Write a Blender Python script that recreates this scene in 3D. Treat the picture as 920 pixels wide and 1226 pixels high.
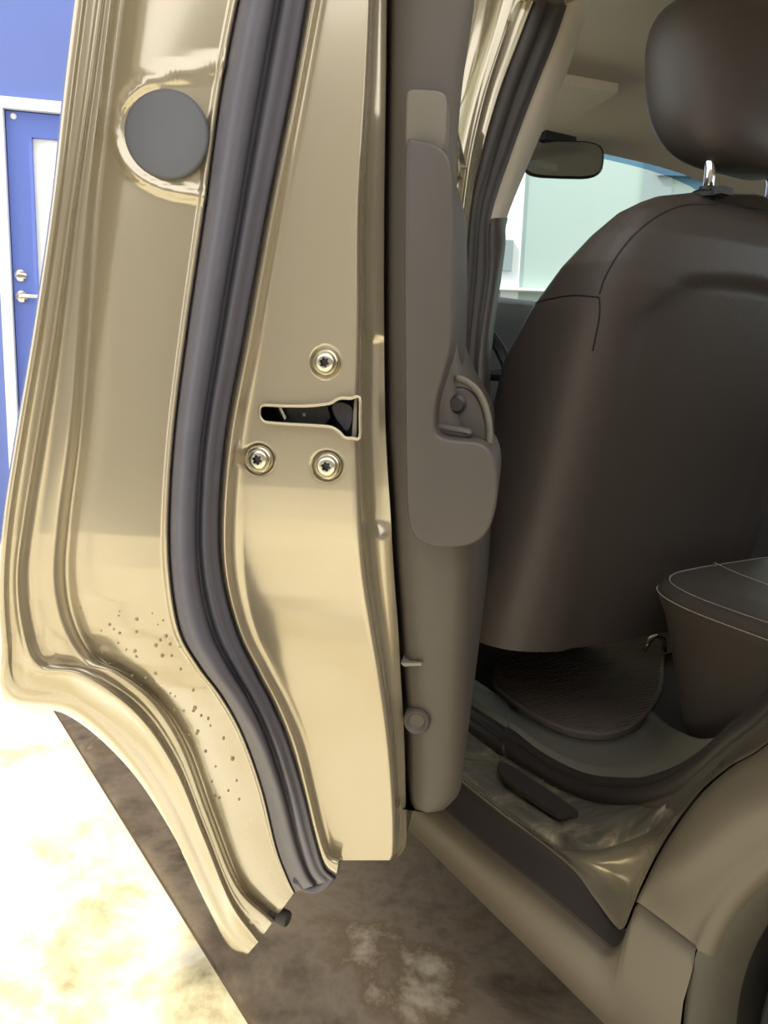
import bpy, bmesh, math, random
from mathutils import Vector, Matrix
from mathutils.bvhtree import BVHTree

random.seed(7)
scene = bpy.context.scene
for o in list(bpy.data.objects):
    bpy.data.objects.remove(o)
COL = scene.collection

# ------------------------------------------------------------------ camera
IMW, IMH, FPX = 920.0, 1226.0, 921.0
CAM_H, PITCH, ROLL = 0.918, math.radians(10), math.radians(2)
cO = Vector((0, 0, CAM_H))
cF = Vector((0, math.cos(PITCH), -math.sin(PITCH)))
_r = Vector((1, 0, 0)); _u = _r.cross(cF)
cR = _r * math.cos(ROLL) + _u * math.sin(ROLL)
cU = -_r * math.sin(ROLL) + _u * math.cos(ROLL)
cam_d = bpy.data.cameras.new('camera'); cam = bpy.data.objects.new('camera', cam_d); COL.objects.link(cam)
cam_d.sensor_fit = 'HORIZONTAL'; cam_d.sensor_width = 36; cam_d.lens = 36 * FPX / IMW
cam_d.clip_start = 0.02
m = Matrix((cR, cU, -cF)).transposed().to_4x4(); m.translation = cO
cam.matrix_world = m
scene.camera = cam

# ------------------------------------------------------------------ light
scene.view_settings.view_transform = 'Standard'
scene.view_settings.look = 'None'
scene.view_settings.gamma = 1
scene.view_settings.use_curve_mapping = False
scene.view_settings.exposure = 0.75
wd = bpy.data.worlds.new('world'); scene.world = wd; wd.use_nodes = True
bg = wd.node_tree.nodes['Background']
bg.inputs[0].default_value = (0.96, 0.97, 1.0, 1); bg.inputs[1].default_value = 1.6
TH = math.radians(30)
SUN_EL = math.radians(50)
sun_az = Vector((-math.cos(TH), -math.sin(TH), 0))           # towards the sun: from the left of the car
to_sun = (sun_az * math.cos(SUN_EL) + Vector((0, 0, math.sin(SUN_EL)))).normalized()
sd = bpy.data.lights.new('sun', 'SUN'); sun = bpy.data.objects.new('sun', sd); COL.objects.link(sun)
sd.energy = 2.7; sd.color = (1.0, 0.93, 0.78); sd.angle = math.radians(0.6)
sun.rotation_euler = to_sun.to_track_quat('Z', 'Y').to_euler()
sun.location = (-4, -3, 6)

# ------------------------------------------------------------------ frames
H0 = Vector((-0.063, 1.296, 0))                              # door hinge
fw = Vector((-math.sin(TH), math.cos(TH), 0)); inn = Vector((math.cos(TH), math.sin(TH), 0))
PH = math.radians(9)
dU = Vector((-math.sin(PH), -math.cos(PH), 0)); dV = Vector((math.cos(PH), -math.sin(PH), 0))
ZV = Vector((0, 0, 1))
def car(a, b, z): return H0 + fw * a + inn * b + ZV * z
def door(u, v, z): return H0 + dU * u + dV * v + ZV * z
def ray(x, y): return cF + cR * ((x - 460) / FPX) - cU * ((y - 613) / FPX)
def hit(x, y, n, d):
    r = ray(x, y); t = (d - cO.dot(n)) / r.dot(n); return cO + r * t
def onb(x, y, b): return hit(x, y, inn, H0.dot(inn) + b)
def ona(x, y, a): return hit(x, y, fw, H0.dot(fw) + a)
def onz(x, y, z): return hit(x, y, ZV, z)
def onu(x, y, u): return hit(x, y, dU, H0.dot(dU) + u)
def tocar(p): v = p - H0; return (v.dot(fw), v.dot(inn), p.z)
def todoor(p): v = p - H0; return (v.dot(dU), v.dot(dV), p.z)
def lerp(a, b, t): return a + (b - a) * t
def sstep(x, a, b):
    t = max(0, min(1, (x - a) / (b - a))); return t * t * (3 - 2 * t)
def interp(tab, x):
    if x <= tab[0][0]: return tab[0][1]
    for i in range(len(tab) - 1):
        if x <= tab[i + 1][0]:
            t = (x - tab[i][0]) / (tab[i + 1][0] - tab[i][0]); return lerp(tab[i][1], tab[i + 1][1], t)
    return tab[-1][1]
def cr(p, t):                                                # Catmull-Rom through a list of tuples or Vectors
    n = len(p); i = min(int(t), n - 2); f = t - i
    g = lambda k: Vector(p[max(0, min(n - 1, k))])
    p0, p1, p2, p3 = g(i - 1), g(i), g(i + 1), g(i + 2)
    if i == 0: p0 = p1 * 2 - p2
    if i == n - 2: p3 = p2 * 2 - p1
    return 0.5 * ((2 * p1) + (p2 - p0) * f + (2 * p0 - 5 * p1 + 4 * p2 - p3) * f * f + (3 * p1 - p0 - 3 * p2 + p3) * f ** 3)
def smooth_curve(pts, per=8, closed=False):
    if closed:
        q = [pts[-1]] + list(pts) + [pts[0], pts[1]]
        return [cr(q, 1 + i / per) for i in range(len(pts) * per)]
    return [cr(pts, i / per) for i in range((len(pts) - 1) * per + 1)]

# ------------------------------------------------------------------ materials
def s2l(c): return c / 12.92 if c <= 0.04045 else ((c + 0.055) / 1.055) ** 2.4
def rgb(r, g, b): return (s2l(r / 255), s2l(g / 255), s2l(b / 255), 1)
def scl(c, k): return (c[0] * k, c[1] * k, c[2] * k, 1)
MATS = {}
def mat(name, col, rough=0.5, metal=0.0, nscale=0, nmix=0.12, bump=0, bscale=200, coat=0, spec=0.5, bdist=0.001, voronoi=False, detail=4, trans=0, ior=1.45):
    mt = bpy.data.materials.new(name); mt.use_nodes = True
    nt = mt.node_tree; b = nt.nodes['Principled BSDF']
    b.inputs['Base Color'].default_value = col; b.inputs['Roughness'].default_value = rough
    b.inputs['Metallic'].default_value = metal
    b.inputs['Specular IOR Level'].default_value = spec
    if coat: b.inputs['Coat Weight'].default_value = coat; b.inputs['Coat Roughness'].default_value = 0.06
    tc = nt.nodes.new('ShaderNodeTexCoord')
    if nscale:
        n = nt.nodes.new('ShaderNodeTexNoise'); n.inputs['Scale'].default_value = nscale; n.inputs['Detail'].default_value = detail
        nt.links.new(tc.outputs['Object'], n.inputs['Vector'])
        mx = nt.nodes.new('ShaderNodeMix'); mx.data_type = 'RGBA'
        mx.inputs['A'].default_value = scl(col, 1 - nmix); mx.inputs['B'].default_value = scl(col, 1 + nmix)
        nt.links.new(n.outputs['Fac'], mx.inputs['Factor']); nt.links.new(mx.outputs['Result'], b.inputs['Base Color'])
    if bump:
        if voronoi:
            n2 = nt.nodes.new('ShaderNodeTexVoronoi'); out = n2.outputs['Distance']
        else:
            n2 = nt.nodes.new('ShaderNodeTexNoise'); out = n2.outputs['Fac']
        n2.inputs['Scale'].default_value = bscale
        nt.links.new(tc.outputs['Object'], n2.inputs['Vector'])
        bp = nt.nodes.new('ShaderNodeBump'); bp.inputs['Strength'].default_value = bump; bp.inputs['Distance'].default_value = bdist
        nt.links.new(out, bp.inputs['Height']); nt.links.new(bp.outputs['Normal'], b.inputs['Normal'])
    MATS[name] = mt
    return mt
def ramp_mat(name, stops, scale, rough=0.8, detail=8, bump=0.2, stretch=(1, 1, 1), distort=0.3, second=None):
    mt = bpy.data.materials.new(name); mt.use_nodes = True
    nt = mt.node_tree; b = nt.nodes['Principled BSDF']; b.inputs['Roughness'].default_value = rough
    tc = nt.nodes.new('ShaderNodeTexCoord'); mp = nt.nodes.new('ShaderNodeMapping'); mp.inputs['Scale'].default_value = stretch
    nt.links.new(tc.outputs['Object'], mp.inputs['Vector'])
    n = nt.nodes.new('ShaderNodeTexNoise'); n.inputs['Scale'].default_value = scale; n.inputs['Detail'].default_value = detail
    n.inputs['Distortion'].default_value = distort; n.inputs['Roughness'].default_value = 0.65
    nt.links.new(mp.outputs['Vector'], n.inputs['Vector'])
    r = nt.nodes.new('ShaderNodeValToRGB'); el = r.color_ramp.elements
    el[0].position, el[0].color = stops[0]; el[1].position, el[1].color = stops[-1]
    for p, c in stops[1:-1]:
        e = el.new(p); e.color = c
    nt.links.new(n.outputs['Fac'], r.inputs['Fac']); nt.links.new(r.outputs['Color'], b.inputs['Base Color'])
    if bump:
        bp = nt.nodes.new('ShaderNodeBump'); bp.inputs['Strength'].default_value = bump; bp.inputs['Distance'].default_value = 0.003
        nt.links.new(n.outputs['Fac'], bp.inputs['Height']); nt.links.new(bp.outputs['Normal'], b.inputs['Normal'])
    MATS[name] = mt
    return mt

PAINT = rgb(176, 165, 141)
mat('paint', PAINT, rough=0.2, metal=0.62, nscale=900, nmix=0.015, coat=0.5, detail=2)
mat('paint_shaded', rgb(98, 90, 77), rough=0.42, metal=0.3, nscale=700, nmix=0.02, detail=2)  # body paint darkened: shade put into the colour of the outer panels
mat('seal', rgb(86, 84, 92), rough=0.5, nscale=60, nmix=0.12, bump=0.05, bscale=500, spec=0.4)
mat('rubber', rgb(58, 52, 48), rough=0.6, nscale=80, nmix=0.15)
mat('plug', rgb(92, 93, 98), rough=0.75, nscale=40, nmix=0.05, bump=0.05, bscale=400)
mat('trim', rgb(74, 67, 59), rough=0.55, nscale=60, nmix=0.06, bump=0.12, bscale=900, bdist=0.0006)
mat('trim_dark', rgb(66, 60, 53), rough=0.5, nscale=60, nmix=0.06, bump=0.1, bscale=900, bdist=0.0006)
mat('trim_light', rgb(122, 114, 98), rough=0.6, nscale=50, nmix=0.05)
mat('pillar_trim', rgb(196, 184, 166), rough=0.7, nscale=50, nmix=0.04)
mat('trim_inlay', rgb(98, 91, 79), rough=0.6, nscale=50, nmix=0.05)
mat('dark_metal', rgb(70, 68, 72), rough=0.42, metal=0.6, nscale=120, nmix=0.2)
mat('steel', rgb(202, 196, 178), rough=0.22, metal=1.0, nscale=200, nmix=0.06)
mat('chrome', rgb(215, 212, 208), rough=0.1, metal=1.0, nscale=60, nmix=0.02)
mat('leather', rgb(74, 66, 61), rough=0.48, nscale=30, nmix=0.08, bump=0.25, bscale=420, voronoi=True, bdist=0.0006)
mat('leather_rear', rgb(80, 73, 67), rough=0.42, nscale=30, nmix=0.08, bump=0.25, bscale=420, voronoi=True, bdist=0.0006)
mat('seam', rgb(30, 28, 27), rough=0.7, nscale=100, nmix=0.1)
mat('stitch', rgb(190, 182, 168), rough=0.8, nscale=300, nmix=0.1)
mat('carpet', rgb(78, 70, 63), rough=0.95, nscale=220, nmix=0.35, bump=0.6, bscale=300, bdist=0.003)
mat('mat', rgb(122, 108, 96), rough=0.95, nscale=200, nmix=0.3, bump=0.5, bscale=260, bdist=0.002)
mat('headliner', rgb(228, 216, 194), rough=0.95, nscale=200, nmix=0.05, bump=0.15, bscale=600)
mat('kick_trim', rgb(132, 128, 112), rough=0.5, nscale=14, nmix=0.2, bump=0.06, bscale=600)
mat('dash', rgb(40, 38, 38), rough=0.6, nscale=60, nmix=0.1)
mat('black_plastic', rgb(34, 33, 34), rough=0.4, nscale=60, nmix=0.1)
mat('mirror_glass', rgb(190, 195, 196), rough=0.03, metal=1.0, nscale=10, nmix=0.01)
mat('blue_wall', rgb(96, 114, 178), rough=0.75, nscale=6, nmix=0.04, bump=0.05, bscale=80)
mat('blue_door', rgb(98, 120, 202), rough=0.45, nscale=5, nmix=0.03)
mat('white_frame', rgb(232, 234, 232), rough=0.5, nscale=8, nmix=0.02)
mat('white_wall', rgb(176, 192, 186), rough=0.7, nscale=3, nmix=0.03)
mat('grey_box', rgb(150, 160, 162), rough=0.6, nscale=5, nmix=0.05)
mat('tan_wall', rgb(140, 136, 130), rough=0.8, nscale=2, nmix=0.08, bump=0.1, bscale=40)
mat('carport', rgb(222, 218, 208), rough=0.7, nscale=4, nmix=0.05)
mat('tyre', rgb(38, 36, 34), rough=0.8, nscale=60, nmix=0.2, bump=0.2, bscale=120)
mat('water', rgb(150, 138, 108), rough=0.05, nscale=10, nmix=0.02, metal=0.4)
mat('alloy', rgb(150, 150, 150), rough=0.35, metal=0.9, nscale=50, nmix=0.05)
ramp_mat('slab_dark', [(0.32, rgb(58, 48, 37)), (0.43, rgb(108, 93, 72)), (0.52, rgb(140, 124, 100)), (0.59, rgb(122, 102, 74)), (0.70, rgb(196, 180, 148))], 3.8, rough=0.75, bump=0.25)  # stain tones, contrast widened to imitate the car's shadow and bright patches
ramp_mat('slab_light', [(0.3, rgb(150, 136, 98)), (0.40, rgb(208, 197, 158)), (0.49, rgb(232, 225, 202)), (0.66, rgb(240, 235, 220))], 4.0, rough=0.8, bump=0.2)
ramp_mat('scuffed', [(0.3, rgb(74, 70, 62)), (0.5, rgb(112, 106, 92)), (0.62, rgb(150, 140, 116)), (0.74, rgb(214, 200, 164))], 14, rough=0.45, bump=0.25, stretch=(1, 1, 1), distort=1.2)

def glass_mat(name, tint, gloss=0.08, band=None):
    mt = bpy.data.materials.new(name); mt.use_nodes = True
    nt = mt.node_tree; nt.nodes.remove(nt.nodes['Principled BSDF']); out = nt.nodes['Material Output']
    tr = nt.nodes.new('ShaderNodeBsdfTransparent'); tr.inputs[0].default_value = tint
    gl = nt.nodes.new('ShaderNodeBsdfGlossy'); gl.inputs['Roughness'].default_value = 0.02
    lw = nt.nodes.new('ShaderNodeLayerWeight'); lw.inputs[0].default_value = 0.5
    fr = nt.nodes.new('ShaderNodeMath'); fr.operation = 'POWER'; fr.inputs[1].default_value = 5; nt.links.new(lw.outputs['Facing'], fr.inputs[0])
    mx = nt.nodes.new('ShaderNodeMixShader')
    nt.links.new(fr.outputs[0], mx.inputs[0]); nt.links.new(tr.outputs[0], mx.inputs[1]); nt.links.new(gl.outputs[0], mx.inputs[2])
    nt.links.new(mx.outputs[0], out.inputs[0])
    MATS[name] = mt
glass_mat('windshield', (0.80, 0.90, 0.88, 1))
glass_mat('tint_band', (0.20, 0.36, 0.52, 1))
glass_mat('window_glass', (0.82, 0.9, 0.88, 1))

# ------------------------------------------------------------------ object helpers
ORG = {}
def obj(name, verts, faces, mt, parent=None, smooth=True, label=None, cat=None, kind=None, group=None, origin=None, recalc=True, sharp=False):
    verts = [Vector(v) for v in verts]
    if origin is None:
        lo = Vector([min(v[i] for v in verts) for i in range(3)]); hi = Vector([max(v[i] for v in verts) for i in range(3)])
        origin = Vector(((lo.x + hi.x) / 2, (lo.y + hi.y) / 2, lo.z))
    me = bpy.data.meshes.new(name)
    me.from_pydata([tuple(v - origin) for v in verts], [], faces)
    me.validate()
    if recalc:
        bm = bmesh.new(); bm.from_mesh(me); bmesh.ops.recalc_face_normals(bm, faces=bm.faces); bm.to_mesh(me); bm.free()
    if smooth:
        for p in me.polygons: p.use_smooth = True
        for p in me.polygons:
            if len(p.vertices) > 6: p.use_smooth = False
        if sharp: me.set_sharp_from_angle(angle=math.radians(42))
    if mt: me.materials.append(MATS[mt] if isinstance(mt, str) else mt)
    o = bpy.data.objects.new(name, me); COL.objects.link(o)
    ORG[o] = origin.copy()
    if parent is not None:
        o.parent = parent; o.location = origin - ORG[parent]
    else:
        o.location = origin
    tag(o, label, cat, kind, group)
    return o
def tag(o, label=None, cat=None, kind=None, group=None):
    if label: o['label'] = label
    if cat: o['category'] = cat
    if kind: o['kind'] = kind
    if group: o['group'] = group
def empty(name, loc, label=None, cat=None, kind=None):
    o = bpy.data.objects.new(name, None); COL.objects.link(o); o.location = loc; o.empty_display_size = 0.1
    ORG[o] = Vector(loc); tag(o, label, cat, kind); return o
def grid(rows):                                              # rows: list of equal-length vertex lists
    n = len(rows[0]); v = [p for r in rows for p in r]; f = []
    for i in range(len(rows) - 1):
        for j in range(n - 1):
            f.append((i * n + j, i * n + j + 1, (i + 1) * n + j + 1, (i + 1) * n + j))
    return v, f
class MB:
    def __init__(s): s.v = []; s.f = []
    def add(s, v, f):
        k = len(s.v); s.v += list(v); s.f += [tuple(i + k for i in q) for q in f]; return s
    def grid(s, rows): return s.add(*grid(rows))
    def box(s, o, ax, ay, az):                               # corner + three edge vectors
        o = Vector(o); ax, ay, az = Vector(ax), Vector(ay), Vector(az)
        v = [o, o + ax, o + ax + ay, o + ay, o + az, o + ax + az, o + ax + ay + az, o + ay + az]
        return s.add(v, [(0, 3, 2, 1), (4, 5, 6, 7), (0, 1, 5, 4), (1, 2, 6, 5), (2, 3, 7, 6), (3, 0, 4, 7)])
    def tube(s, pts, r, n=8, closed=False, caps=True):
        pts = [Vector(p) for p in pts]; N = len(pts); rings = []
        prev = None
        for i, p in enumerate(pts):
            a = pts[(i - 1) % N] if (i or closed) else pts[0]; b = pts[(i + 1) % N] if (i < N - 1 or closed) else pts[-1]
            t = (b - a).normalized() if (b - a).length > 1e-9 else Vector((0, 0, 1))
            if prev is None:
                x = t.orthogonal().normalized()
            else:
                x = (prev - t * prev.dot(t)).normalized()
            prev = x; y = t.cross(x); rr = r[i] if isinstance(r, (list, tuple)) else r
            rings.append([p + (x * math.cos(2 * math.pi * k / n) + y * math.sin(2 * math.pi * k / n)) * rr for k in range(n)])
        k0 = len(s.v); s.v += [p for q in rings for p in q]
        for i in range(N if closed else N - 1):
            for k in range(n):
                a = k0 + i * n + k; b = k0 + i * n + (k + 1) % n; i2 = (i + 1) % N
                s.f.append((a, b, k0 + i2 * n + (k + 1) % n, k0 + i2 * n + k))
        if caps and not closed:
            s.f.append(tuple(k0 + k for k in range(n))[::-1]); s.f.append(tuple(k0 + (N - 1) * n + k for k in range(n)))
        return s
    def lathe(s, c, axis, prof, n=24, capend=True):          # prof: (radius, height along axis)
        s.sharp = True
        c = Vector(c); axis = Vector(axis).normalized(); x = axis.orthogonal().normalized(); y = axis.cross(x); k0 = len(s.v)
        for r, h in prof:
            for k in range(n):
                t = 2 * math.pi * k / n; s.v.append(c + axis * h + (x * math.cos(t) + y * math.sin(t)) * r)
        for i in range(len(prof) - 1):
            for k in range(n):
                s.f.append((k0 + i * n + k, k0 + i * n + (k + 1) % n, k0 + (i + 1) * n + (k + 1) % n, k0 + (i + 1) * n + k))
        if capend:
            s.f.append(tuple(k0 + (len(prof) - 1) * n + k for k in range(n)))
            s.f.append(tuple(k0 + k for k in range(n))[::-1])
        return s
    def prism(s, poly, vec, inset=0.0, steps=3):             # polygon (list of Vectors) pushed along vec, near rim rounded by inset
        s.sharp = True
        poly = [Vector(p) for p in poly]; vec = Vector(vec); nrm = vec.normalized()
        c = sum(poly, Vector()) / len(poly); n = len(poly); rings = []
        if inset:
            for i in range(steps + 1):
                t = (math.pi / 2) * i / steps
                k = inset * (1 - math.sin(t)); d = inset * (1 - math.cos(t))
                ring = []
                for j, p in enumerate(poly):
                    e = (poly[(j + 1) % n] - poly[j - 1]).normalized(); q = e.cross(nrm)
                    if q.dot(p - c) > 0 and False: q = -q
                    ring.append(p + q * (k * s.sgn) + nrm * d)
                rings.append(ring)
        else:
            rings.append(poly)
        rings.append([p + vec for p in poly])
        k0 = len(s.v); s.v += [p for r in rings for p in r]
        for i in range(len(rings) - 1):
            for j in range(n):
                s.f.append((k0 + i * n + j, k0 + i * n + (j + 1) % n, k0 + (i + 1) * n + (j + 1) % n, k0 + (i + 1) * n + j))
        s.f.append(tuple(k0 + j for j in range(n))[::-1]); s.f.append(tuple(k0 + (len(rings) - 1) * n + j for j in range(n)))
        return s
    sgn = 1
    sharp = False
    def build(s, name, mt, parent=None, **k): return obj(name, s.v, s.f, mt, parent, sharp=s.sharp, **k)
def cone_dir(p): return (p - cO).normalized()

# ================================================================== the place
# boundary between the sunlit slab and the shaded slab
G1, G2 = onz(65, 850, 0), onz(300, 1226, 0)
gd = (G1 - G2).normalized(); gn = Vector((-gd.y, gd.x, 0))
if gn.x > 0: gn = -gn                                        # gn points to the sunlit side (left)
gm = G2
def slab(name, o, d, n, l0, l1, w0, w1, z, mt, label):
    b = MB(); NX, NY = 30, 24; rows = []
    for i in range(NX + 1):
        rows.append([o + d * lerp(l0, l1, i / NX) + n * lerp(w0, w1, j / NY) + ZV * z for j in range(NY + 1)])
    b.grid(rows)
    # edge skirt
    e = [o + d * l0 + n * w0 + ZV * z, o + d * l1 + n * w0 + ZV * z]
    b.grid([e, [p - ZV * 0.06 for p in e]])
    return b.build(name, mt, smooth=False, kind='structure', label=label)
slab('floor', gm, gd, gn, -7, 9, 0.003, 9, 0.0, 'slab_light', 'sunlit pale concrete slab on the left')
slab('floor', gm, gd, -gn, -7, 9, 0.003, 9, 0.0, 'slab_dark', 'stained grey concrete floor with painted shadow patches, shaded beneath the car')
b = MB(); e0 = gm - gd * 7; b.box(e0 - gn * 0.005 - ZV * 0.05, gd * 16, gn * 0.010, ZV * 0.047)
b.build('trim_1', mat('joint', rgb(110, 94, 70), rough=0.9, nscale=40, nmix=0.3), smooth=False, kind='structure', label='brown joint strip between the two concrete slabs')

# carport roof above the car (its edge throws the shade line along the slab joint)
ZR = 3.4
sh = ZR / math.tan(SUN_EL)
re = gm + sun_az * sh                                        # a point on the roof edge
rn = -gn                                                     # towards the covered side
l_front = 1.55
def roofpt(l, w, z): return re + gd * l + rn * w + ZV * z
l_back = -1.2
b = MB(); b.box(roofpt(l_back, 0, ZR), gd * (l_front - l_back), rn * 6.5, ZV * 0.12)
for k in range(3): b.box(roofpt(l_back + 0.1 + k * 1.2, 0.05, ZR - 0.12), gd * 0.08, rn * 6.4, ZV * 0.12)
b.build('ceiling', 'carport', smooth=False, kind='structure', label='flat carport roof over the car')
for k, (l_, w_) in enumerate([(l_back + .3, 6.2), (l_front - 0.4, 6.2), (l_back + .2, 0.2)]):
    MB().lathe(roofpt(l_, w_, 0), ZV, [(0.05, 0), (0.05, ZR)], 12).build('trim_%d' % (k + 2), 'carport', kind='structure', label='steel post carrying the carport roof')

# blue wall with a glazed door, far left
wa = math.radians(11)
wS = Vector((math.cos(wa), math.sin(wa), 0)); wN = Vector((math.sin(wa), -math.cos(wa), 0)); w0 = Vector((-1.9, 3.95, 0))
def onw(x, y): return hit(x, y, wN, w0.dot(wN))
def wc(p): return ((p - w0).dot(wS), p.z)
def wp(s, z, d=0.0): return w0 + wS * s + ZV * z + wN * d
sL = wc(onw(13, 300))[0]; zT = wc(onw(40, 134))[1]
DWd = 0.95
def wbox(s0, s1, z0, z1, d0, d1): return MB().box(wp(s0, z0, d0), wS * (s1 - s0), ZV * (z1 - z0), wN * (d1 - d0))
b = MB()
for (s0, s1, z0, z1) in [(-6, sL, 0, 4.2), (sL + DWd, 1.75, 0, 4.2), (sL, sL + DWd, zT, 4.2)]:
    b.box(wp(s0, z0, -0.2), wS * (s1 - s0), ZV * (z1 - z0), wN * 0.2)
b.build('wall_left', 'blue_wall', smooth=False, kind='structure', label='blue painted wall at the far left')
fr = 0.05
dr = MB()
dr.box(wp(sL - fr, 0, 0), wS * fr, ZV * (zT + fr), wN * 0.03); dr.box(wp(sL + DWd, 0, 0), wS * fr, ZV * (zT + fr), wN * 0.03)
dr.box(wp(sL, zT, 0), wS * DWd, ZV * fr, wN * 0.03)
door1 = dr.build('door_1', 'white_frame', smooth=False, kind='structure', label='blue door with a tall glass pane in a white frame')
gl = wc(onw(41, 250))[0]; gt = wc(onw(50, 165))[1]; gbm = 0.88
lf = MB()
for (s0, s1, z0, z1) in [(sL + .004, gl, .01, zT - .004), (gl + .42, sL + DWd - .004, .01, zT - .004), (gl, gl + .42, gt, zT - .004), (gl, gl + .42, .01, gbm)]:
    lf.box(wp(s0, z0, -0.05), wS * (s1 - s0), ZV * (z1 - z0), wN * 0.045)
leaf = lf.build('door_leaf', 'blue_door', door1, smooth=False)
wbox(gl - .004, gl + .424, gbm - .004, gt + .004, -0.035, -0.028).build('glass_pane', mat('pane', rgb(242, 246, 246), rough=0.08, nscale=3, nmix=0.02, coat=0.5), leaf, smooth=False, label='frosted glass pane whitened to suggest daylight behind it')  # white base colour stands in for daylight through the glass
hs, hz = wc(onw(26, 355)); ks, kz = wc(onw(25, 330))
h = MB(); h.lathe(wp(hs, hz, -0.006), wN, [(0.028, 0), (0.028, 0.01), (0.02, 0.014), (0.012, 0.016), (0.012, 0.05)], 16)
h.tube([wp(hs, hz, 0.045), wp(hs + .03, hz, .047), wp(hs + 0.13, hz, 0.045)], 0.011, 10)
h.build('door_handle', 'chrome', leaf)
MB().lathe(wp(ks, kz, -0.006), wN, [(0.028, 0), (0.028, 0.012), (0.02, 0.016), (0.012, 0.018)], 16).build('lock_rose', 'chrome', leaf)
ds, dz = wc(onw(16, 139)); MB().lathe(wp(ds, dz, -0.006), wN, [(0.014, 0), (0.014, 0.006), (0.006, 0.01)], 12).build('closer_cap', 'white_frame', leaf)

# white building ahead of the car, seen through the windscreen
yF = 6.2
def onf(x, y): return hit(x, y, Vector((0, 1, 0)), yF)
b = MB(); b.box((0.2, yF, 0), (6.5, 0, 0), (0, 0.2, 0), (0, 0, 4.4))
wf = b.build('wall_front', 'white_wall', smooth=False, kind='structure', label='white wall seen through the windscreen')
def fbox(x0, y0, x1, y1, t, name, mt, **k):
    p, q = onf(x0, y0), onf(x1, y1)
    return MB().box((min(p.x, q.x), yF - t, min(p.z, q.z)), (abs(q.x - p.x), 0, 0), (0, t - 0.001, 0), (0, 0, abs(p.z - q.z))).build(name, mt, wf, smooth=False, **k)
fbox(779, 120, 785, 420, 0.03, 'vertical_joint', 'grey_box')
fbox(611, 150, 616, 420, 0.02, 'vertical_joint', 'white_frame')
fbox(592, 288, 612, 325, 0.05, 'meter_box', 'grey_box')
fbox(560, 344, 700, 352, 0.10, 'ledge', 'white_frame')
fbox(786, 212, 1100, 218, 0.06, 'ledge', 'grey_box')
fbox(792, 186, 1100, 211, 0.03, 'upper_panel', mat('cream', rgb(226, 220, 196), rough=0.6, nscale=4, nmix=0.02))
# the far wall behind the photographer (mirrored in the paint)
MB().box((-9, -4.7, 0), (18, 0, 0), (0, -0.2, 0), (0, 0, 3.4)).build('wall_back', 'tan_wall', smooth=False, kind='structure', label='tan wall across the yard')

# ================================================================== the car
CAR = empty('car', car(-0.4, 0.85, 0), 'gold sport utility car with its rear left door open', 'car')
X = lambda a, b_, z: car(a, b_, z)

# ---- open rear door ------------------------------------------------
BT = [(.20, .49), (.26, .528), (.363, .604), (.45, .657), (.54, .711), (.60, .755), (.665, .805), (.71, .847), (.735, .868), (.76, .877), (.80, .880), (.9, .8765), (1.6, .852)]
def Bz(z): return (interp(BT, z - .02) + interp(BT, z) + interp(BT, z + .02)) / 3
BI = [(.30, .685), (.40, .725), (.50, .765), (.60, .805), (.70, .843), (.75, .860), (.80, .870), (.83, .872), (1.6, .872)]
def Bi(z): return (interp(BI, z - .02) + interp(BI, z) + interp(BI, z + .02)) / 3
def D(px, py, off, w=0.0):
    r = ray(px, py); lo, hi = 0.15, 1.3
    for _ in range(34):
        t = (lo + hi) / 2; p = cO + r * t
        B_t = Bz(p.z) if w == 0 else (Bi(p.z) if w == 1 else lerp(Bz(p.z), Bi(p.z), w))
        if (p - H0).dot(dU) - (B_t - off) > 0: lo = t
        else: hi = t
    return cO + r * lo
R_A = [(112, -230), (95, -60), (76, 100), (60, 250), (38, 400), (18, 520), (3, 620), (-2, 700), (0, 770), (5, 838), (80, 856), (150, 915), (205, 995), (245, 1078), (273, 1131), (296, 1143)]
R_B = [(150, -230), (130, -60), (109, 100), (87, 250), (66, 400), (46, 520), (30, 620), (22, 690), (28, 752), (46, 797), (95, 806), (160, 850), (207, 915), (243, 1000), (276, 1080), (309, 1128)]
R_C = [(162, -230), (142, -60), (123, 100), (106, 250), (96, 400), (87, 520), (74, 620), (69, 690), (79, 745), (104, 787), (140, 804), (184, 838), (219, 892), (250, 975), (285, 1060), (328, 1102)]
R_D = [(338, -230), (300, -60), (268, 100), (247, 250), (225, 400), (210, 520), (204, 620), (206, 690), (217, 755), (240, 797), (268, 835), (292, 880), (315, 945), (332, 1015), (345, 1050), (353, 1068)]
R_E = [(412, -230), (378, -60), (350, 100), (320, 250), (292, 400), (270, 520), (262, 620), (266, 690), (283, 755), (305, 803), (325, 842), (345, 890), (362, 945), (376, 1000), (388, 1038), (402, 1052)]
R_F = [(424, -230), (392, -60), (362, 100), (333, 250), (306, 400), (283, 520), (274, 620), (276, 690), (292, 755), (316, 803), (337, 842), (357, 890), (371, 945), (383, 995), (393, 1022), (406, 1030)]
R_G = [(450, -230), (446, -60), (440, 100), (432, 250), (432, 400), (430, 520), (434, 620), (440, 690), (450, 755), (459, 810), (466, 860), (471, 910), (474, 955), (475, 990), (474, 1020), (470, 1030)]
R_I = [(466, -230), (464, -60), (462, 100), (460, 250), (460, 400), (462, 520), (468, 620), (472, 690), (477, 755), (480, 810), (483, 860), (485, 910), (486, 955), (487, 990), (486, 1012), (482, 1022)]
RAILS = {'A': R_A, 'B': R_B, 'C': R_C, 'D': R_D, 'E': R_E, 'F': R_F, 'G': R_G, 'I': R_I}
cols = []                                                    # (rail, next rail, fraction, recess, weight of the extra recess low down)
def cs(r, s, lst, w=0):
    for f, o in lst: cols.append((r, s, f, o, w))
cs('A', 'B', [(0, .012), (.03, .004), (.08, .0), (.3, .0), (.40, .003), (.5, .005), (.85, .006), (.93, .004)])
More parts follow.
